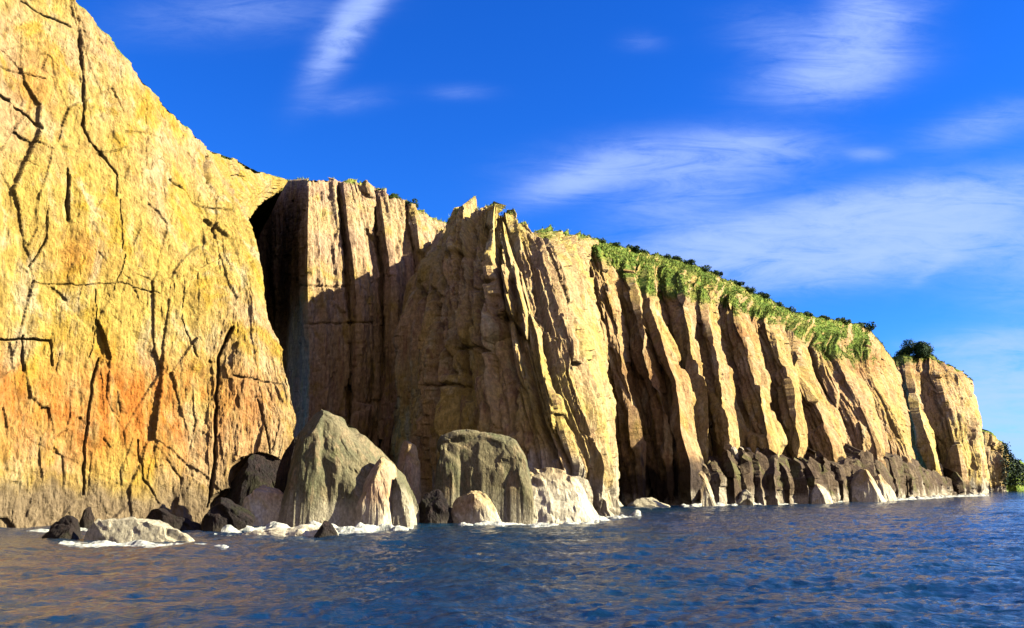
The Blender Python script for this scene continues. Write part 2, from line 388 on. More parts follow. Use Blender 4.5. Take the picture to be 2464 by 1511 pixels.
# left golden wall, runs away from the viewer and faces the sun
L_cr = [([(175, 0), (192, 90)], 5, 1.2), ([(192, 95), (200, 180), (196, 300)], 7, 4.5), ([(196, 300), (215, 340), (250, 372), (285, 420), (280, 470)], 4, 1.8),
        ([(160, 410), (158, 530)], 7, 3.0), ([(0, 222), (60, 262), (100, 310)], 5, 2.2), ([(0, 160), (60, 180), (110, 190)], 4, .9), ([(55, 0), (110, 35), (170, 65)], 4, 1.6),
        ([(410, 430), (480, 495), (560, 510), (590, 550)], 4, 1.8), ([(55, 810), (55, 890)], 5, 2.4), ([(0, 815), (120, 820), (125, 880)], 4, 2.0),
        ([(240, 860), (222, 920), (205, 1060), (200, 1190)], 5, 2.2), ([(555, 790), (525, 860), (520, 980), (515, 1110), (500, 1220)], 6, 3.6), ([(545, 820), (560, 790)], 7, 3),
        ([(490, 380), (492, 440)], 10, 4.5), ([(560, 905), (680, 925)], 4, 1.0), ([(110, 500), (100, 590), (70, 640)], 4, 1.2), ([(75, 680), (180, 690), (290, 680), (385, 705)], 4, .8),
        ([(515, 540), (517, 570)], 5, 2.0), ([(330, 1060), (345, 1150), (380, 1210)], 4, 1.2), ([(420, 400), (412, 540)], 3, .7), ([(620, 960), (640, 1030), (650, 1090)], 4, 1.3),
        ([(290, 480), (300, 620), (270, 700)], 3, .9), ([(350, 230), (352, 400)], 3, .7), ([(445, 660), (440, 760), (470, 860)], 3, .8), ([(225, 700), (232, 800), (215, 860)], 3, .9)]
def L_stain(px, py, z):
    def b(cx, cy, rx, ry): return np.exp(-((px-cx)/rx)**2-((py-cy)/ry)**2)
    return np.clip(1.2*b(40, 960, 130, 110) + 1.2*b(240, 970, 90, 100) + 1.1*b(400, 970, 120, 100) + .6*b(600, 970, 70, 100) + .5*b(180, 620, 70, 60) + .4*b(90, 200, 60, 90) + .35*b(300, 1080, 330, 50), 0, 1)
st = [[(-900, 52), (-900, 400, 56), (-900, -1100, 62)],
      [(-420, 68), (-410, 300, 72), (-400, -700, 80)],
      [(-150, 78), (-140, 300, 83), (-130, -400, 90)],
      [(0, 84), (5, 400, 88), (20, -175, 96)],
      [(150, 88), (155, 500, 93), (165, -15, 101)],
      [(300, 92), (300, 600, 97), (292, 135, 106)],
      [(420, 96), (415, 700, 100), (402, 258, 112)],
      [(500, 98), (495, 700, 103), (462, 470, 113), (462, 322, 118)],
      [(580, 100), (590, 900, 102), (560, 640, 108), (530, 480, 118), (500, 362, 128)],
      [(640, 101), (690, 1000, 103), (650, 900, 105), (610, 700, 109), (560, 500, 120), (560, 380, 140)],
      [(655, 104), (722, 1010, 105), (688, 900, 107), (648, 780, 111), (630, 650, 115), (592, 525, 124), (600, 402, 150)],
      [(600, 112), (640, 1010, 113), (620, 900, 116), (610, 780, 122), (590, 650, 128), (585, 535, 138), (612, 500, 146), (694, 437, 170)],
      [(520, 150), (540, 900, 152), (560, 500, 165), (655, 438, 200)]]
cl['L'] = cliff('cliff', st, 620, [16, 30, 34, 66, 66, 56, 40, 44, 44, 34, 24, 16], M['gold'], 'joint', lean=-0.06, amp=.8, cracks=L_cr, stain_and_shade=L_stain, seed=2,
                hollow=[(625, 1150, 80, 60, 4.0), (560, 1215, 60, 40, 2.5)], back=110, drop=22, grass_px=([-900, 3000], [-100, -100]), palez=(1, 6), dn=3.5, darkz=(1.6, 5.0))

# recess behind, fluted, half in the headland's shadow
def fl(t, m, b, Y, ty, dY=8):
    return [(b, Y), (m+5, 900, Y+1), (m, 680, Y+2), ((m+t)/2, 560, Y+4), (t, ty, Y+dY)]
st = [fl(480, 500, 500, 190, 415), fl(632, 640, 640, 208, 436), fl(690, 690, 695, 198, 436, 10), fl(742, 738, 735, 160, 432, 12), fl(802, 830, 805, 166, 434, 12), fl(812, 838, 812, 173, 436),
      fl(830, 858, 828, 165, 441, 13), fl(882, 912, 880, 171, 450), fl(890, 922, 890, 177, 452), fl(912, 945, 910, 169, 460, 13), fl(965, 992, 950, 176, 482), fl(972, 1000, 955, 180, 485),
      fl(990, 1018, 968, 174, 496, 12), fl(1060, 1075, 1000, 184, 536), fl(1130, 1110, 1060, 194, 556)]
cl['B'] = cliff('cliff', st, 420, [20, 26, 34, 34, 10, 24, 28, 10, 24, 28, 10, 24, 34, 30], M['tan'], 'flute', lean=0.0, amp=0.55, seed=11, flute=.6, block=1.0, usm=1, wide=.8, stain_and_shade=lambda px, py, z: smooth(742, 728, px)*.6,  # dark tint deepens the left gully's shade, over some staining
                cracks=[([(730, 690), (830, 690)], 3, .5), ([(740, 780), (900, 778)], 3, .6)],
                grass_px=([600, 900, 960, 1100], [440, 470, 500, 560]), grass_lo=.62)

# central headland: shaded prow on the left, lit flank on the right
st = [[(950, 178), (960, 900, 178), (1000, 700, 178), (1070, 575, 180)],
      [(960, 156), (985, 950, 154), (985, 800, 155), (1030, 660, 158), (1080, 568, 164)],
      [(1035, 140), (1030, 980, 140), (1040, 800, 142), (1066, 650, 146), (1098, 545, 154)],
      [(1120, 127), (1110, 1000, 127), (1105, 800, 132), (1110, 650, 139), (1120, 515, 149)],
      [(1190, 119), (1180, 1000, 121), (1160, 800, 127), (1150, 650, 136), (1158, 503, 146)],
      [(1270, 112), (1260, 1000, 115), (1225, 800, 122), (1195, 650, 132), (1185, 509, 144)],
      [(1385, 109), (1382, 1120, 110), (1344, 1000, 113), (1302, 830, 120), (1252, 640, 131), (1215, 524, 143)],
      [(1428, 111), (1415, 1120, 112), (1390, 980, 115), (1355, 830, 122), (1310, 650, 132), (1262, 548, 146)],
      [(1440, 115), (1428, 1120, 116), (1414, 1000, 119), (1386, 830, 126), (1345, 640, 136), (1300, 562, 150)],
      [(1452, 150), (1450, 1000, 154), (1430, 800, 162), (1390, 620, 172), (1380, 574, 186)],
      [(1452, 178), (1450, 1000, 180), (1430, 800, 184), (1400, 640, 190), (1420, 580, 204)]]
cl['H'] = cliff('cliff', st, 520, [24, 36, 44, 44, 44, 54, 44, 22, 24, 14], M['buff'], 'flute', lean=0.03, amp=0.85, seed=23, usm=1, flute=1.1, block=1.3, wide=.75, lump=.35, palez=(3.5, 6.5), darkz=(-3, -2),
                cracks=[([(1180, 560), (1172, 700), (1185, 900)], 8, 4.6), ([(1120, 620), (1110, 780), (1125, 960)], 7, 3.6), ([(1150, 560), (1142, 700), (1150, 850), (1160, 1040)], 5, 3.0), ([(1205, 600), (1215, 760), (1235, 930), (1250, 1040)], 6, 3.4), ([(1085, 640), (1080, 800), (1090, 900)], 5, 2.6), ([(1030, 700), (1025, 850), (1040, 1000)], 6, 3.0), ([(1100, 840), (1150, 835), (1200, 850)], 4, 1.8), ([(1050, 930), (1100, 925), (1130, 935)], 4, 1.6), ([(1160, 700), (1200, 690)], 5, 1.8), ([(1290, 700), (1310, 840), (1335, 950)], 4, 1.6), ([(1236, 690), (1260, 840), (1300, 980), (1340, 1100)], 8, 2.4), ([(1060, 700), (1062, 900), (1070, 1060)], 6, 3.4)],
                grass_px=([1080, 1270, 1300, 1400, 1500], [500, 535, 580, 590, 600]), grass_lo=.5, back=60, drop=4)

# long right-hand cliff: spines (lit on their right flank) and gullies
def sp(px_b, Yb, *mid): return [(px_b, Yb)] + list(mid)
st = [[(1440, 185), (1440, 1000, 186), (1420, 800, 188), (1385, 640, 190), (1330, 566, 198)],
      [(1475, 178), (1462, 1000, 180), (1435, 800, 182), (1405, 680, 186), (1390, 610, 192), (1375, 568, 204)],
      [(1545, 172), (1525, 1000, 174), (1488, 800, 180), (1462, 690, 186), (1428, 606, 194), (1425, 577, 206)],
      [(1560, 180), (1540, 1000, 182), (1502, 800, 187), (1480, 700, 192), (1455, 620, 200), (1470, 590, 214)],
      [(1620, 173), (1602, 1000, 175), (1550, 840, 181), (1524, 700, 190), (1500, 640, 203), (1510, 602, 220)],
      [(1628, 180), (1612, 1000, 183), (1562, 840, 189), (1540, 710, 198), (1525, 650, 208), (1540, 606, 226)],
      [(1668, 170), (1660, 1118, 171), (1634, 1040, 173), (1622, 914, 177), (1598, 858, 181), (1550, 716, 194), (1550, 650, 210), (1572, 612, 230)],
      [(1690, 178), (1676, 1040, 183), (1655, 900, 189), (1622, 800, 195), (1590, 710, 205), (1595, 650, 218), (1612, 622, 236)],
      [(1705, 175), (1690, 1060, 178), (1665, 880, 186), (1652, 790, 192), (1640, 705, 202), (1632, 655, 214), (1650, 634, 236)],
      [(1722, 184), (1712, 1060, 188), (1700, 880, 196), (1690, 790, 202), (1672, 720, 212), (1668, 665, 225), (1690, 650, 242)],
      [(1765, 183), (1752, 1057, 186), (1730, 914, 192), (1702, 777, 204), (1695, 700, 220), (1722, 664, 246)],
      [(1795, 195), (1784, 1057, 199), (1762, 914, 206), (1735, 790, 218), (1735, 720, 232), (1755, 678, 252)],
      [(1868, 192), (1856, 1072, 195), (1836, 998, 199), (1808, 870, 207), (1778, 775, 220), (1765, 720, 238), (1790, 696, 258)],
      [(1890, 206), (1880, 1072, 210), (1862, 998, 215), (1838, 870, 224), (1812, 790, 236), (1810, 745, 248), (1830, 712, 266)],
      [(1925, 206), (1915, 1044, 210), (1900, 930, 216), (1870, 840, 228), (1850, 780, 244), (1862, 730, 272)],
      [(1945, 219), (1935, 1044, 224), (1922, 930, 230), (1895, 850, 240), (1885, 795, 254), (1900, 748, 280)],
      [(2030, 218), (2010, 1082, 221), (1975, 998, 226), (1928, 915, 236), (1905, 850, 250), (1910, 800, 264), (1935, 758, 288)],
      [(2058, 236), (2040, 1082, 240), (2012, 998, 247), (1965, 900, 258), (1945, 840, 272), (1975, 768, 298)],
      [(2125, 240), (2112, 1080, 244), (2084, 1000, 250), (2030, 900, 264), (2000, 840, 284), (2020, 774, 306)],
      [(2150, 258), (2135, 1080, 262), (2110, 1000, 269), (2062, 900, 282), (2050, 840, 298), (2062, 778, 314)],
      [(2200, 268), (2180, 1080, 272), (2150, 1020, 278), (2100, 930, 288), (2080, 860, 302), (2088, 785, 320)],
      [(2190, 300), (2175, 1080, 304), (2150, 1000, 308), (2125, 920, 314), (2105, 860, 322), (2128, 840, 330)],
      [(2200, 330), (2190, 1080, 332), (2180, 1000, 334), (2160, 900, 338), (2150, 868, 346)]]
for i in (3, 5, 7, 9, 11, 13, 15, 17, 19):
    st[i] = [(st[i][0][0]-4, st[i][0][1]+7)] + [(p[0]-4, p[1], p[2]+7*min(1, (p[1]-560)/200)) for p in st[i][1:-1]] + [st[i][-1]]
wS = [22, 34, 14, 34, 12, 26, 26, 24, 24, 26, 24, 36, 24, 28, 18, 36, 26, 32, 22, 28, 20, 12]
cl['R'] = cliff('cliff', st, 440, wS, M['pale'], 'flute', lean=0.03, amp=0.62, seed=37, usm=0, wide=.85, flute=1.0, dn=7.0, block=1.2, lump=.75, topsoft=34,
                grass_px=([1300, 1450, 1560, 1640, 1750, 1900, 1960, 2050, 2140, 2160], [590, 655, 730, 725, 755, 810, 870, 885, 875, 870]), grass_lo=.30, back=120, drop=-6,
                stain_and_shade=lambda px, py, z: 0.45 + 0.8*np.exp(-((px-2080)/60)**2-((py-880)/30)**2) + 0.6*np.exp(-((px-1790)/40)**2-((py-800)/40)**2) + .5*np.exp(-((px-1560)/70)**2-((py-900)/60)**2), palez=(0.5, 2.5), darkz=(6.5, 9.5))

# far headland with the round bush
st = [[(2150, 372), (2140, 1000, 374), (2135, 900, 380), (2140, 872, 400)],
      [(2190, 350), (2165, 1040, 352), (2140, 960, 356), (2134, 900, 362), (2150, 868, 380)],
      [(2262, 326), (2230, 1082, 330), (2205, 1000, 336), (2185, 900, 350), (2180, 862, 370)],
      [(2275, 342), (2250, 1082, 345), (2222, 1000, 350), (2205, 900, 360), (2215, 862, 380)],
      [(2320, 330), (2300, 1082, 334), (2275, 980, 342), (2252, 900, 354), (2240, 866, 376)],
      [(2352, 340), (2345, 1100, 342), (2330, 1000, 348), (2300, 915, 360), (2265, 876, 384)],
      [(2366, 356), (2360, 1110, 358), (2345, 1000, 364), (2318, 925, 376), (2300, 892, 396)],
      [(2366, 440), (2364, 1110, 440), (2350, 1000, 446), (2335, 940, 460), (2330, 918, 470)]]
cl['F'] = cliff('cliff', st, 260, [14, 30, 14, 30, 30, 16, 16], M['pale'], 'flute', lean=0.03, amp=0.95, seed=51, usm=1, wide=1.2,
                grass_px=([2100, 2150, 2250, 2300, 2400], [885, 895, 880, 880, 880]), grass_lo=.35, back=120, drop=12,
                stain_and_shade=lambda px, py, z: 0.9*smooth(960, 880, py), palez=(2, 4), darkz=(3, 6))
# low point beyond: pale crag then a dark wooded slope
st = [[(2330, 520), (2330, 1080, 525), (2335, 1010, 530)], [(2380, 505), (2374, 1090, 508), (2370, 1040, 515)], [(2408, 510), (2404, 1100, 512), (2398, 1062, 520)],
      [(2440, 520), (2436, 1140, 522), (2428, 1108, 530)], [(2480, 560), (2478, 1148, 562), (2470, 1128, 575)], [(2600, 680), (2600, 1150, 682), (2590, 1140, 700)], [(2800, 900), (2800, 1160, 902), (2790, 1156, 920)]]
cl['D'] = cliff('cliff', st, 90, [20, 30, 30, 30, 30, 30], M['pale'], 'flute', amp=1.4, seed=63, usm=1, wide=2, grass_px=([2300, 2405, 2425, 2900], [900, 900, 1300, 1300]), grass_lo=-.4, back=200, drop=10, palez=(1, 2), darkz=(2, 4))

# the jagged wave-cut ledge along the foot of the right-hand cliff
rq = np.random.RandomState(12)
lx = [1590, 1612]
while lx[-1] < 2352: lx.append(lx[-1] + rq.uniform(9, 26)*(1-.25*(lx[-1]-1600)/750))
st = []; wl = []
for i, fx in enumerate(lx):
    Yc = np.interp(fx, [1590, 1650, 1713, 1765, 1868, 1925, 2030, 2125, 2200, 2262, 2320, 2352], [180, 169, 167, 172, 181, 190, 205, 226, 250, 306, 322, 332])
    Yf = Yc + (rq.uniform(6, 11) if i % 2 else rq.uniform(1.5, 5)) - 1
    tp = np.interp(fx, [1590, 1640, 1700, 1760, 2100, 2260, 2350], [1190, 1160, 1128, 1092, 1096, 1125, 1150]) + rq.choice([0, 10, 20, 30]) + rq.uniform(-6, 6)
    st.append([(fx, Yf), (fx-rq.uniform(2, 12), (1190+tp)/2, Yf+.8+rq.uniform(0, 2)), (fx-rq.uniform(8, 20), tp, Yf+3.2+rq.uniform(0, 4))]); wl.append(8)
cl['E'] = cliff('rock_ledge', st, 90, wl[1:], M['foot'], 'flute', amp=0.7, seed=81, usm=0, wide=.5, flute=.9, block=1.5, back=14, drop=-3, palez=(0.2, 2.6), darkz=(-3, -2))
# ------------------------------------------------------------------ boulders at the foot
def loaf(name, prof, Y, D, mat, label, cat='rock', group=None, n=110, m=110, e=0.62, amp=1.0, palez=(1, 3), darkz=(0.2, 0.8), seed=0, taper=0.45, bulge=0.5, lean=0.0, fs=1.0, zb=0.0, chop=1.0):
    """closed rock: its long axis runs across the view, prof gives the crest as px, py at depth Y, D is the half depth"""
    A = np.array([at(p[0], p[1], Y) for p in prof]); X = A[:, 0]; Z = A[:, 2]
    t = np.linspace(0, 1, n); xs = X[0] + (X[-1]-X[0])*(0.5-0.5*np.cos(np.pi*t)); zs = np.interp(xs, X, Z)
    end = np.sqrt(np.clip(1-(2*(xs-X[0])/(X[-1]-X[0])-1)**2, 0, 1))**taper
    a = np.linspace(0, 2*np.pi, m, endpoint=False)
    c, s_ = np.cos(a), np.sin(a); sg = lambda v, p: np.sign(v)*np.abs(v)**p
    cy = sg(c, e)[:, None]; sz = sg(s_, e)[:, None]
    up = sz > 0
    z = np.where(up, sz*(zs-zb+0.4)[None, :]*np.maximum(end, 0.02)[None, :] - 0.4 + zb, sz*1.6*end[None, :] - 0.4 + zb)
    hh = np.clip((z-zb+.4)/np.maximum(zs.max()-zb, 1), 0, 1)
    y = Y + cy*D*end[None, :]*(1-bulge*hh) + lean*hh*D
    x = xs[None, :] + 0*y
    P = np.stack([x, y, z], -1)
    cen = np.stack([xs, np.full(n, Y), np.full(n, zb-0.2)], -1)[None]
    Nn = grid_normals(np.concatenate([P, P[:1]], 0))[:-1]
    out = P-cen; Nn = np.where((Nn*out).sum(-1, keepdims=True) < 0, -Nn, Nn)
    al = (a*D*0.8)[:, None] + 0*x
    f = fs
    per = np.minimum(a, 2*np.pi-a)[:, None]*D*.9 + 0*x
    Dp = facets((x+.25*z)/(3.2*f)+.3*perlin(x*.3, y*.3, z*.3), per/(4.2*f), seed, .62, 2.2, .16, .03) + facets(x/(1.3*f)+.1*per, per/(2.0*f), seed+2, .20, 2.2, .07, .05)
    Dp = Dp + .35*fbm(x*.25/f, y*.25/f, z*.25/f, 4) + .06*fbm(x*1.5, y*1.5, z*1.2, 4)
    P = P + Nn*(blur(Dp, 3)*amp*np.maximum(end, .15)[None, :])[..., None]
    # split off flat fracture faces
    rk = np.random.RandomState(seed+200); c0 = np.array([xs.mean(), Y, zb]); half = np.array([(xs[-1]-xs[0])/2, D, max(zs.max()-zb, .5)])
    ext = lambda: (P[..., 0].min(), P[..., 0].max(), P[..., 2].max())
    e0 = ext()
    for _ in range(46):
        nv = rk.normal(size=3)*(1, 1, .75); nv[2] = abs(nv[2])*.9; nv[1] -= .25; nv /= np.linalg.norm(nv)
        pr = ((P-c0)*nv).sum(-1); hmax = pr[z > zb].max(); cut = hmax - rk.uniform(.03, .14)*chop*np.abs(half*nv).sum()*(.6+.4*amp)
        ov = np.maximum(pr-cut, 0); P = P - ov[..., None]*nv*.93
    e1 = ext(); P = np.stack([e0[0] + (P[..., 0]-e1[0])*(e0[1]-e0[0])/(e1[1]-e1[0]), P[..., 1], np.where(P[..., 2] > zb, zb + (P[..., 2]-zb)*(e0[2]-zb)/(e1[2]-zb), P[..., 2])], -1)
    q0, q1, q2 = P[..., 0]/f, P[..., 1]/f, P[..., 2]/f
    fd = facets(q0*1.1+.5*q2, (q1+q2)*.9, seed+4, .10, 1.9, .07, .05) + .10*fbm(q0*1.3, q1*1.3, q2*1.3, 5, .6) + .05*fbm(q0*5, q1*5, q2*5, 3)
    P = P + Nn*(blur(fd, 1)*min(1, amp*1.6)*np.maximum(end, .15)[None, :])[..., None]
    z = P[..., 2]; nw = fbm(P[..., 0]*.6, P[..., 1]*.6, P[..., 2]*.4, 4)
    pale = smooth(palez[1], palez[0], z + 1.6*nw); dk = smooth(darkz[1], darkz[0], z + .5*nw)
    o0 = np.array([xs.mean(), Y, 0.0])
    P = np.concatenate([P, P[:1]], 0); rep = lambda v: np.concatenate([v, v[:1]], 0)
    z0 = np.zeros(P.shape[:2])
    o = mesh_grid(name, P - o0, mat, {'grass': z0, 'pale': rep(pale), 'dark': rep(dk), 'crack': z0, 'stain_and_shade': z0})
    o.location = o0
    tag(o, label, cat, group); return o

loaf('sea_rock', [(682, 1266), (700, 1180), (716, 1090), (738, 1010), (752, 986), (792, 990), (826, 1026), (856, 1072), (890, 1094), (934, 1120), (966, 1150), (986, 1200), (994, 1266)], 89, 5.0, M['grey'],
     'tall grey green sea rock with a pointed top and pale foot, below the shaded recess', seed=3, palez=(1.0, 3.4), bulge=.45, taper=.10, e=.5, amp=.5, n=170, m=160, chop=.75)
loaf('sea_rock', [(872, 1262), (884, 1150), (892, 1106), (912, 1100), (934, 1140), (950, 1200), (958, 1262)], 86.5, 3.4, M['slab'],
     'buff slab of rock leaning against the tall grey green sea rock on its right', seed=9, palez=(.8, 3.2), bulge=.45, taper=.12, e=.45, amp=.45)
loaf('sea_rock', [(940, 1264), (946, 1180), (956, 1150), (972, 1164), (984, 1200), (990, 1264)], 86, 2.4, M['grey'],
     'low pale rounded rock at the right end of the pointed rock group', seed=14, palez=(1.5, 4.4), bulge=.4, taper=.15, e=.5, amp=.4)
loaf('sea_rock', [(566, 1262), (590, 1205), (625, 1195), (660, 1180), (682, 1160), (700, 1200), (712, 1262)], 88, 2.6, M['slab'],
     'low pale lit rock in front of the dark cave under the golden wall', seed=21, palez=(1.4, 3.6), bulge=.4, taper=.4, amp=.6)
loaf('sea_rock', [(664, 1255), (680, 1110), (700, 1045), (718, 1030), (738, 1080), (748, 1150), (752, 1255)], 94, 2.8, M['black'],
     'narrow black upright rock between the cave and the tall grey green rock', seed=25, palez=(-2, -1), bulge=.5, taper=.3, amp=.7)
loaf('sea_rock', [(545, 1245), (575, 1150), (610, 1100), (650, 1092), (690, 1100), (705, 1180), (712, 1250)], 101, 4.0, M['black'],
     'black rock mass added as shade in the cave mouth at the foot of the golden wall', seed=27, palez=(-2, -1), bulge=.4, taper=.3, amp=1.1)  # added fill, its black colour stands for the shade in the cave mouth
loaf('sea_rock', [(1045, 1235), (1056, 1100), (1066, 1048), (1120, 1042), (1190, 1042), (1240, 1052), (1264, 1090), (1278, 1160), (1290, 1240)], 100, 5.0, M['grey'],
     'big flat topped grey boulder with a pale upper edge under the central headland', seed=31, e=.28, palez=(.6, 2.0), bulge=.12, taper=.06, amp=.38, fs=1.6, chop=.2, n=170, m=150)
loaf('sea_rock', [(1150, 1250), (1175, 1190), (1200, 1160), (1260, 1135), (1320, 1120), (1370, 1130), (1405, 1165), (1432, 1235), (1442, 1250)], 99, 5.2, M['slab'],
     'broad pale sunlit ledge of rock at the foot of the central headland', seed=35, e=.8, palez=(2.0, 6.5), bulge=.7, taper=.3, amp=.8, n=170, m=140)
loaf('sea_rock', [(1080, 1252), (1100, 1205), (1130, 1190), (1165, 1180), (1190, 1215), (1215, 1252)], 94, 2.6, M['slab'],
     'low pinkish rock in front of the flat topped grey boulder', seed=39, palez=(.6, 2.0), bulge=.4, amp=.5)
loaf('sea_rock', [(985, 1258), (1000, 1215), (1020, 1190), (1050, 1180), (1075, 1215), (1088, 1258)], 93, 2.5, M['black'],
     'black rock filling the dark crevice left of the flat topped grey boulder', seed=41, palez=(.1, .5), bulge=.4, amp=.6)  # black rock put into a dark crevice between the boulders
loaf('sea_rock', [(950, 1200), (958, 1110), (970, 1068), (985, 1062), (1000, 1120), (1012, 1200)], 118, 3.5, M['slab'],
     'small upright rock standing in the dark gap at the back of the recess', seed=43, palez=(-2, -1), bulge=.5, taper=.3, amp=.6)
# rocks awash at lower left
loaf('sea_rock', [(185, 1296), (200, 1256), (240, 1244), (300, 1246), (360, 1252), (410, 1272), (450, 1288), (500, 1306)], 66, 2.2, M['grey'],
     'long whitish flat rock awash at lower left, tapering to its right end', seed=47, palez=(4, 6), darkz=(-.4, -.2), bulge=.5, amp=.35, e=.8, n=160)
loaf('sea_rock', [(95, 1298), (110, 1268), (140, 1252), (175, 1250), (192, 1270), (198, 1298)], 67, 1.4, M['black'],
     'small dark rock touching the left end of the long whitish rock', seed=49, palez=(-2, -1), bulge=.4, amp=.45)
loaf('sea_rock', [(185, 1252), (200, 1224), (215, 1218), (232, 1252)], 82, 1.0, M['black'],
     'smallest dark knob of rock behind the left end of the whitish rock', seed=53, palez=(-2, -1), amp=.35, n=60, m=60)
loaf('sea_rock', [(322, 1262), (350, 1232), (400, 1224), (440, 1236), (490, 1245), (510, 1262)], 80, 1.7, M['black'],
     'long low dark reef between the whitish rock and the golden wall', seed=55, palez=(-2, -1), amp=.45)
loaf('sea_rock', [(490, 1268), (510, 1225), (540, 1205), (570, 1222), (600, 1240), (625, 1268)], 80, 2.0, M['black'],
     'reddish black jagged rock left of the pale rock by the cave', seed=57, palez=(.0, .5), amp=.6)
loaf('sea_rock', [(560, 1292), (590, 1268), (625, 1262), (680, 1268), (740, 1266), (800, 1272), (830, 1292)], 71, 1.6, M['slab'],
     'flat pale shelf just above the water in front of the pointed rock', seed=59, palez=(1.5, 3.0), darkz=(-.1, .25), amp=.35)
loaf('sea_rock', [(755, 1290), (770, 1264), (790, 1260), (806, 1274), (812, 1290)], 70, .9, M['black'],
     'little dark rock on the pale shelf in front of the pointed rock', seed=61, palez=(-2, -1), amp=.3, n=60, m=60)
# blocks along the foot of the long right-hand cliff
rr = np.random.RandomState(5)
FOOT = [(1470, 1196, 42, 168, 'slab', 'left one of two low grey blocks at the foot of the shadowed gully'), (1566, 1202, 56, 166, 'grey', 'wider right hand one of two low blocks at the foot of the shadowed gully'),
        (1712, 1128, 17, 163, 'slab', 'slim pale upright rock at the water, right of the shadowed gully'), (1790, 1178, 26, 174, 'grey', 'low pale knob in the water right of the slim upright rock'),
        (1975, 1166, 24, 192, 'slab', 'pale sloping block at the water under the middle of the long ledge'),
        (2085, 1128, 38, 214, 'slab', 'bulky yellowish block at the water, largest along the right hand ledge'), (2128, 1146, 28, 222, 'slab', 'whitish block leaning against the bulky yellowish block')]
for i, (fx, fy, w, Y, mt, lb) in enumerate(FOOT):
    wy = to_px(at_z(fx, Y, -0.3)[None])[1][0]
    loaf('sea_rock', [(fx-w, wy), (fx-w*.7, (wy+fy)/2), (fx-w*.35, fy+6), (fx, fy), (fx+w*.45, (wy+fy*2)/3), (fx+w*.95, wy)], Y, w/FO*Y*1.0, M[mt], lb, seed=70+i*3, palez=(2, 5), darkz=(-1, 0), amp=1.0, bulge=.3, taper=.15, e=.45, n=80, m=80, fs=1.3)
def surf(key, px, py):
    P = cl[key][1]; X, Yp = to_px(P); d = (X-px)**2 + (Yp-py)**2; m = d < 40
    return P[..., 1][m].min() if m.any() else P.reshape(-1, 3)[int(d.argmin())][1]
for i, px in enumerate((1765, 1785, 1802, 1825)):
    Yr = surf('R', px, 1084)
    loaf('sea_rock', [(px-9, 1094), (px-6, 1080-i), (px-1, 1076+2*(i % 2)), (px+6, 1082), (px+9, 1094)], Yr, .8, M['buff'],
         ['leftmost', 'second from left', 'third from left', 'rightmost'][i] + ' of four small white rocks in a row above the dark band', seed=120+i, palez=(200, 300), darkz=(-9, -8), amp=.5, bulge=.2, e=.6, n=40, m=40, zb=at(px, 1096, Yr)[2], group='small white rocks on the ledge')

# ------------------------------------------------------------------ sea
def water():
    th = np.concatenate([np.linspace(-math.pi, -0.85, 60, endpoint=False), np.linspace(-0.85, 0.85, 820), np.linspace(0.85, math.pi, 60)[1:]])
    r = np.concatenate([[0.02, 4, 9], np.geomspace(14, 420, 620), np.geomspace(430, 12000, 60)])
    T, Rr = np.meshgrid(th, r)
    x = Rr*np.sin(T); y = Rr*np.cos(T)
    f = np.clip(1.5 - Rr/260, 0, 1)
    z = 0
    wx, wy = x*.97+y*.24, y*.97-x*.24
    wp = fbm(x*.06, y*.06, 0*x, 2)
    z = z + 0.42*perlin(wx*.085+wp, wy*.15, 0*x) + 0.20*perlin(wx*.22, wy*.40+wp*2, 0*x+3) 
    rg = 1-np.abs(perlin(wx*.38+wp, wy*.75, 0*x+7))*2.2
    z = z + 0.12*rg + 0.07*(1-np.abs(perlin(wx*.95, wy*1.7, 0*x+11))*2) + 0.035*perlin(wx*2.2, wy*3.6, 0*x+5)
    z = z*f*0.85 - .1
    P = np.stack([x, y, z], -1)
    k = NT('sea_water')
    deep = k.mix(k.ramp(k.noise(0.02, (1, 1, 1), 3), .4, .65), (0.005, 0.028, 0.068), (0.008, 0.034, 0.056))
    k.put(deep, k.b.inputs['Base Color']); k.b.inputs['Roughness'].default_value = 0.09; k.b.inputs['IOR'].default_value = 1.36
    h = k.math('ADD', k.noise(0.9, (1, 1.6, 1), 7, .62, .4), k.math('MULTIPLY', k.noise(0.22, (1, 2.0, 1), 4, .6, .3), 1.8))
    k.bump(h, 0.6, 0.4)
    o = mesh_grid('sea', P, k.m, shade=True); tag(o, kind='structure')
water()
bed = NT('seabed'); bed.b.inputs['Base Color'].default_value = (0.08, 0.08, 0.05, 1)

# foam at the waterline
def foam(path, width, hgt, seed, n=500):
    A = np.array([at_z(px, Y, 0) for px, Y in path]); d = np.concatenate([[0], np.cumsum(np.linalg.norm(np.diff(A, axis=0), axis=1))])
    t = np.linspace(0, d[-1], n); C = np.stack([np.interp(t, d, A[:, i]) for i in range(3)], -1)
    w = np.linspace(-1, 1, 44)
    X = C[None, :, 0] + 0*w[:, None]; Y = C[None, :, 1] + w[:, None]*width
    nn = fbm(X*.4, Y*.7, 0*X+seed, 5, .42); e = 1-np.abs(w)[:, None]**2
    Z = -0.25 + hgt*np.maximum(e, 0)**.7*(0.35 + 1.6*nn) + .05*fbm(X*3, Y*3, 0*X, 3)
    Z[0] = Z[-1] = -1; Z[:, 0] = Z[:, -1] = -1
    return np.stack([X, Y, Z], -1)
fm = NT('sea_foam'); fm.put(fm.mix(fm.ramp(fm.noise(2.5), .35, .6), (0.30, 0.33, 0.27), (0.66, 0.64, 0.50)), fm.b.inputs['Base Color']); fm.b.inputs['Roughness'].default_value = .8
fm.bump(fm.noise(5.0), .5, .2)
V, Q, off = [], [], 0
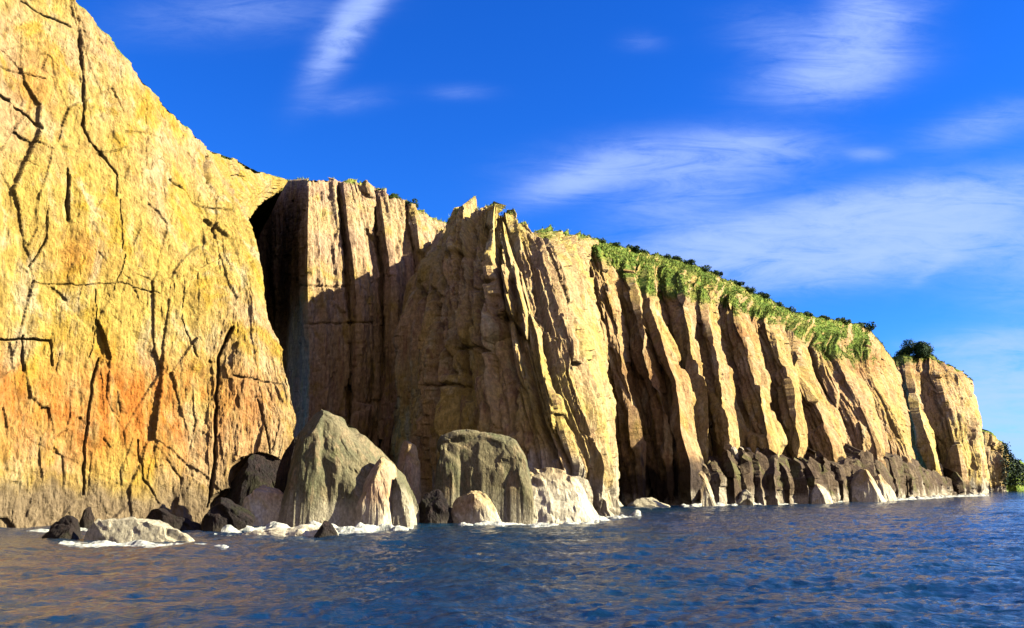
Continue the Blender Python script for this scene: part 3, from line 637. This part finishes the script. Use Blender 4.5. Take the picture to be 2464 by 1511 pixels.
for path, wd, hg, sd in [([(540, 78), (600, 80), (700, 82), (800, 80), (900, 80), (990, 83)], 3.2, .9, 1), ([(150, 62), (220, 63), (330, 62), (430, 61), (560, 60)], 2.2, .55, 2),
                         ([(1090, 90), (1200, 91), (1330, 92), (1440, 97)], 2.6, .65, 3), ([(1425, 104), (1480, 108), (1540, 116)], 3.0, .8, 4),
                         ([(1640, 164), (1760, 172), (1900, 192), (2020, 210)], 3.0, .75, 5), ([(2100, 222), (2200, 246), (2290, 300), (2370, 330)], 4, .9, 6), ([(-100, 76), (60, 79), (300, 82), (480, 86)], 2.0, .5, 8)]:
    G = foam(path, wd, hg, sd); R_, C_ = G.shape[:2]; idx = np.arange(R_*C_).reshape(R_, C_) + off
    Q.append(np.stack([idx[:-1, :-1], idx[:-1, 1:], idx[1:, 1:], idx[1:, :-1]], -1).reshape(-1, 4)); V.append(G.reshape(-1, 3)); off += R_*C_
tag(mesh_np('sea_foam', np.concatenate(V), np.concatenate(Q), fm.m, shade=True), 'white foam washing along the foot of the rocks', 'foam', kind='stuff')

# ------------------------------------------------------------------ vegetation
def leaf_mat(name, a, b):
    k = NT(name); k.put(k.mix(k.ramp(k.noise(1.3, det=4), .35, .65), a, b), k.b.inputs['Base Color']); k.b.inputs['Roughness'].default_value = .7
    k.b.inputs['Specular IOR Level'].default_value = .2
    return k.m
M['leaf'] = leaf_mat('dark_leaves', (0.018, 0.045, 0.012), (0.05, 0.10, 0.02)); M['leaf2'] = leaf_mat('green_leaves', (0.05, 0.10, 0.012), (0.13, 0.19, 0.03))
M['turf'] = leaf_mat('turf_blades', (0.09, 0.17, 0.018), (0.30, 0.37, 0.05))
bk = NT('bark'); bk.put(bk.mix(bk.noise(6), (.06, .04, .025), (.13, .09, .06)), bk.b.inputs['Base Color']); M['bark'] = bk.m
# low woods on the distant point
M['wood'] = leaf_mat('distant_leaves', (0.015, 0.035, 0.018), (0.04, 0.07, 0.028))
# turf tufts over the green ground
rs = np.random.RandomState(3); TV = []
for key, cnt, sz in (('R', 46000, .42), ('F', 8000, .6), ('H', 3000, .35), ('B', 2500, .45)):
    o_, P, g, N_, rows = cl[key]
    R_, C_ = g.shape; gg = g[:min(R_, rows+5), :].copy(); gg[:rows//3] = 0 if key != 'D' else gg[:rows//3]
    ar = np.linalg.norm(np.cross(np.gradient(P, axis=1), np.gradient(P, axis=0)), axis=-1)[:gg.shape[0]]
    pr = (gg > .35)*ar
    if pr.sum() <= 0: continue
    pr = (pr/pr.sum()).ravel(); k = rs.choice(pr.size, cnt, p=pr); c = P[:gg.shape[0]].reshape(-1, 3)[k]
    for b in range(2):
        an = rs.uniform(0, 2*np.pi, cnt); h = sz*rs.uniform(.5, 1.4, cnt); wd = h*.22
        base = c + np.stack([rs.normal(0, sz*.4, cnt), rs.normal(0, sz*.4, cnt), -0.1+0*h], -1)
        tip = base + np.stack([np.cos(an)*h*.5, np.sin(an)*h*.5, h], -1)
        side = np.stack([-np.sin(an)*wd, np.cos(an)*wd, 0*wd], -1)
        TV.append(np.stack([base-side, base+side, tip], 1))
TV = np.concatenate(TV).reshape(-1, 3)
tag(mesh_np('grass', TV, np.arange(len(TV)).reshape(-1, 3), M['turf']), 'green turf growing on the cliff tops', 'grass', kind='stuff')

def shrub(name, loc, w, h, seed, mat, label, leaves=2600, ls=.16, group=None):
    rs = np.random.RandomState(seed)
    r = bpy.data.objects.new(name, None); COL.objects.link(r); r.location = loc; tag(r, label, 'bush', group)
    nl = 12; cc = np.stack([rs.uniform(-.6, .6, nl)*w, rs.uniform(-.6, .6, nl)*w, rs.uniform(.3, .72, nl)*h], -1); cr = rs.uniform(.28, .5, nl)*min(w, h*.9)
    cc[0] = (0, 0, .58*h); cr[0] = .42*h
    k = rs.randint(0, nl, leaves); d = rs.normal(size=(leaves, 3)); d /= np.linalg.norm(d, axis=1)[:, None]
    c = cc[k] + d*(cr[k]*rs.uniform(.55, 1.05, leaves))[:, None]; c[:, 2] = np.maximum(c[:, 2], .05*h)
    u = rs.normal(size=(leaves, 3)); u /= np.linalg.norm(u, axis=1)[:, None]; v = np.cross(u, d); v /= np.maximum(np.linalg.norm(v, axis=1)[:, None], 1e-6)
    sz = (ls*rs.uniform(.6, 1.5, leaves))[:, None]*max(w, h)/2.0
    q = np.stack([c-u*sz, c-v*sz*.6, c+u*sz, c+v*sz*.6], 1).reshape(-1, 3)
    mesh_np('crown', q, np.arange(len(q)).reshape(-1, 4), mat, parent=r)
    B = []; Fq = []; o = 0
    for i in range(6):
        a = np.zeros(3) + (0, 0, -.4); b = cc[i]; ax = (b-a)/np.linalg.norm(b-a); s1 = np.cross(ax, (1, .3, 0)); s1 /= np.linalg.norm(s1); s2_ = np.cross(ax, s1)
        for e_, (pt, rad) in enumerate(((a, .05*h), ((a+b)/2+s1*.06*h, .032*h), (b, .012*h))):
            for j in range(6):
                an = j*math.pi/3; B.append(pt + (s1*math.cos(an)+s2_*math.sin(an))*rad)
        for e_ in range(2):
            for j in range(6):
                Fq.append((o+e_*6+j, o+e_*6+(j+1) % 6, o+e_*6+6+(j+1) % 6, o+e_*6+6+j))
        o += 18
    mesh_np('trunk', np.array(B), np.array(Fq), M['bark'], parent=r)
    return r
def ground(key, px, back=0):
    """point on the brow row of a cliff in the direction px"""
    P = cl[key][1][cl[key][4]-1-back]; X, _ = to_px(P); i = int(np.argmin(np.abs(X-px))); return P[i]
g0 = ground('F', 2200)
shrub('bush', Vector(g0) + Vector((0, -3, -2.4)), 9.6, 8.0, 11, M['leaf'], 'large round dark green bush on top of the far headland', 15000, .055)
SK = [(1520, 2.6, 'leaf', 'R', 'dark bush on the skyline at the head of the green slope'), (1548, 2.0, 'leaf', 'R', 'smaller dark bush just right of the first dark skyline bush'),
      (1600, 1.8, 'leaf', 'R', 'dark bush on the skyline above the first lit spine'), (1628, 2.0, 'leaf', 'R', 'dark bush beside the lit spine, on its right'),
      (1655, 2.2, 'leaf', 'R', 'dark bush in the middle of the skyline thicket'), (1690, 2.6, 'leaf', 'R', 'widest bush of the dark skyline thicket'),
      (1722, 2.2, 'leaf', 'R', 'dark bush at the right end of the skyline thicket'), (1775, 2.2, 'leaf', 'R', 'dark bush standing alone on the falling skyline'),
      (1800, 2.6, 'leaf', 'R', 'taller dark bush right of the lone skyline bush'), (1835, 2.4, 'leaf', 'R', 'dark bush low on the skyline left of the pale notch'),
      (1870, 2.4, 'leaf', 'R', 'dark bush just before the second green slope'), (1900, 2.2, 'leaf2', 'R', 'green bush at the left end of the second green slope'),
      (1940, 2.4, 'leaf2', 'R', 'green bush on the skyline of the second green slope'), (1985, 2.4, 'leaf2', 'R', 'green bush right of centre on the second green slope'),
      (2030, 2.8, 'leaf2', 'R', 'green bush near the right end of the second green slope'), (2082, 4.2, 'leaf', 'R', 'tallest pointed dark bush at the edge of the drop before the far headland'),
      (1340, 1.6, 'leaf2', 'H', 'small green bush right of the central headland summit'), (1395, 1.7, 'leaf2', 'R', 'small green bush at the left start of the green slope'),
      (1440, 1.8, 'leaf2', 'R', 'green bush on the upper left of the green slope'), (1480, 1.8, 'leaf', 'R', 'dark green bush left of the first skyline thicket'),
      (950, 1.6, 'leaf2', 'B', 'small green bush on the skyline above the recess'), (985, 1.8, 'leaf', 'B', 'dark green bush on the skyline above the recess, nearest the headland'),
      (915, 1.3, 'leaf2', 'B', 'smallest green bush on the skyline above the recess'), (2165, 3.0, 'leaf2', 'F', 'low green bush at the left foot of the large round bush'),
      (2150, 2.4, 'leaf', 'F', 'small dark bush in the notch before the far headland')]
for i, (px, sz, mt, key, lb) in enumerate(SK):
    g0 = ground(key, px)
    shrub('bush', Vector(g0) + Vector((0, .6, -.45*sz)), sz*1.25, sz*.95, 40+i, M[mt], lb, 1300, .13, 'bushes along the cliff top skyline')

# distant wood on the low point: leaf clumps over its slope
o_, P, g, N_, rows = cl['D']
X, Yp = to_px(P[:rows+8]); msk = ((X > 2412) & (P[:rows+8, :, 2] > 3)).ravel(); c = P[:rows+8].reshape(-1, 3)[msk]
rs = np.random.RandomState(9); c = c[rs.choice(len(c), 14000)]; n_ = len(c)
u = rs.normal(size=(n_, 3)); u /= np.linalg.norm(u, axis=1)[:, None]; v = np.cross(u, rs.normal(size=(n_, 3))); v /= np.linalg.norm(v, axis=1)[:, None]
c = c + np.stack([rs.normal(0, 1.2, n_), rs.normal(0, 1.2, n_), rs.uniform(0, 1.6, n_)*(.5+.5*np.sin(c[:, 0]*.35)**2)], -1)
q = np.stack([c-u*.45, c-v*.45, c+u*.45, c+v*.45], 1).reshape(-1, 3)
tag(mesh_np('woodland', q, np.arange(len(q)).reshape(-1, 4), M['wood']), 'dark low woodland on the distant point at the right edge', 'woodland', kind='stuff')
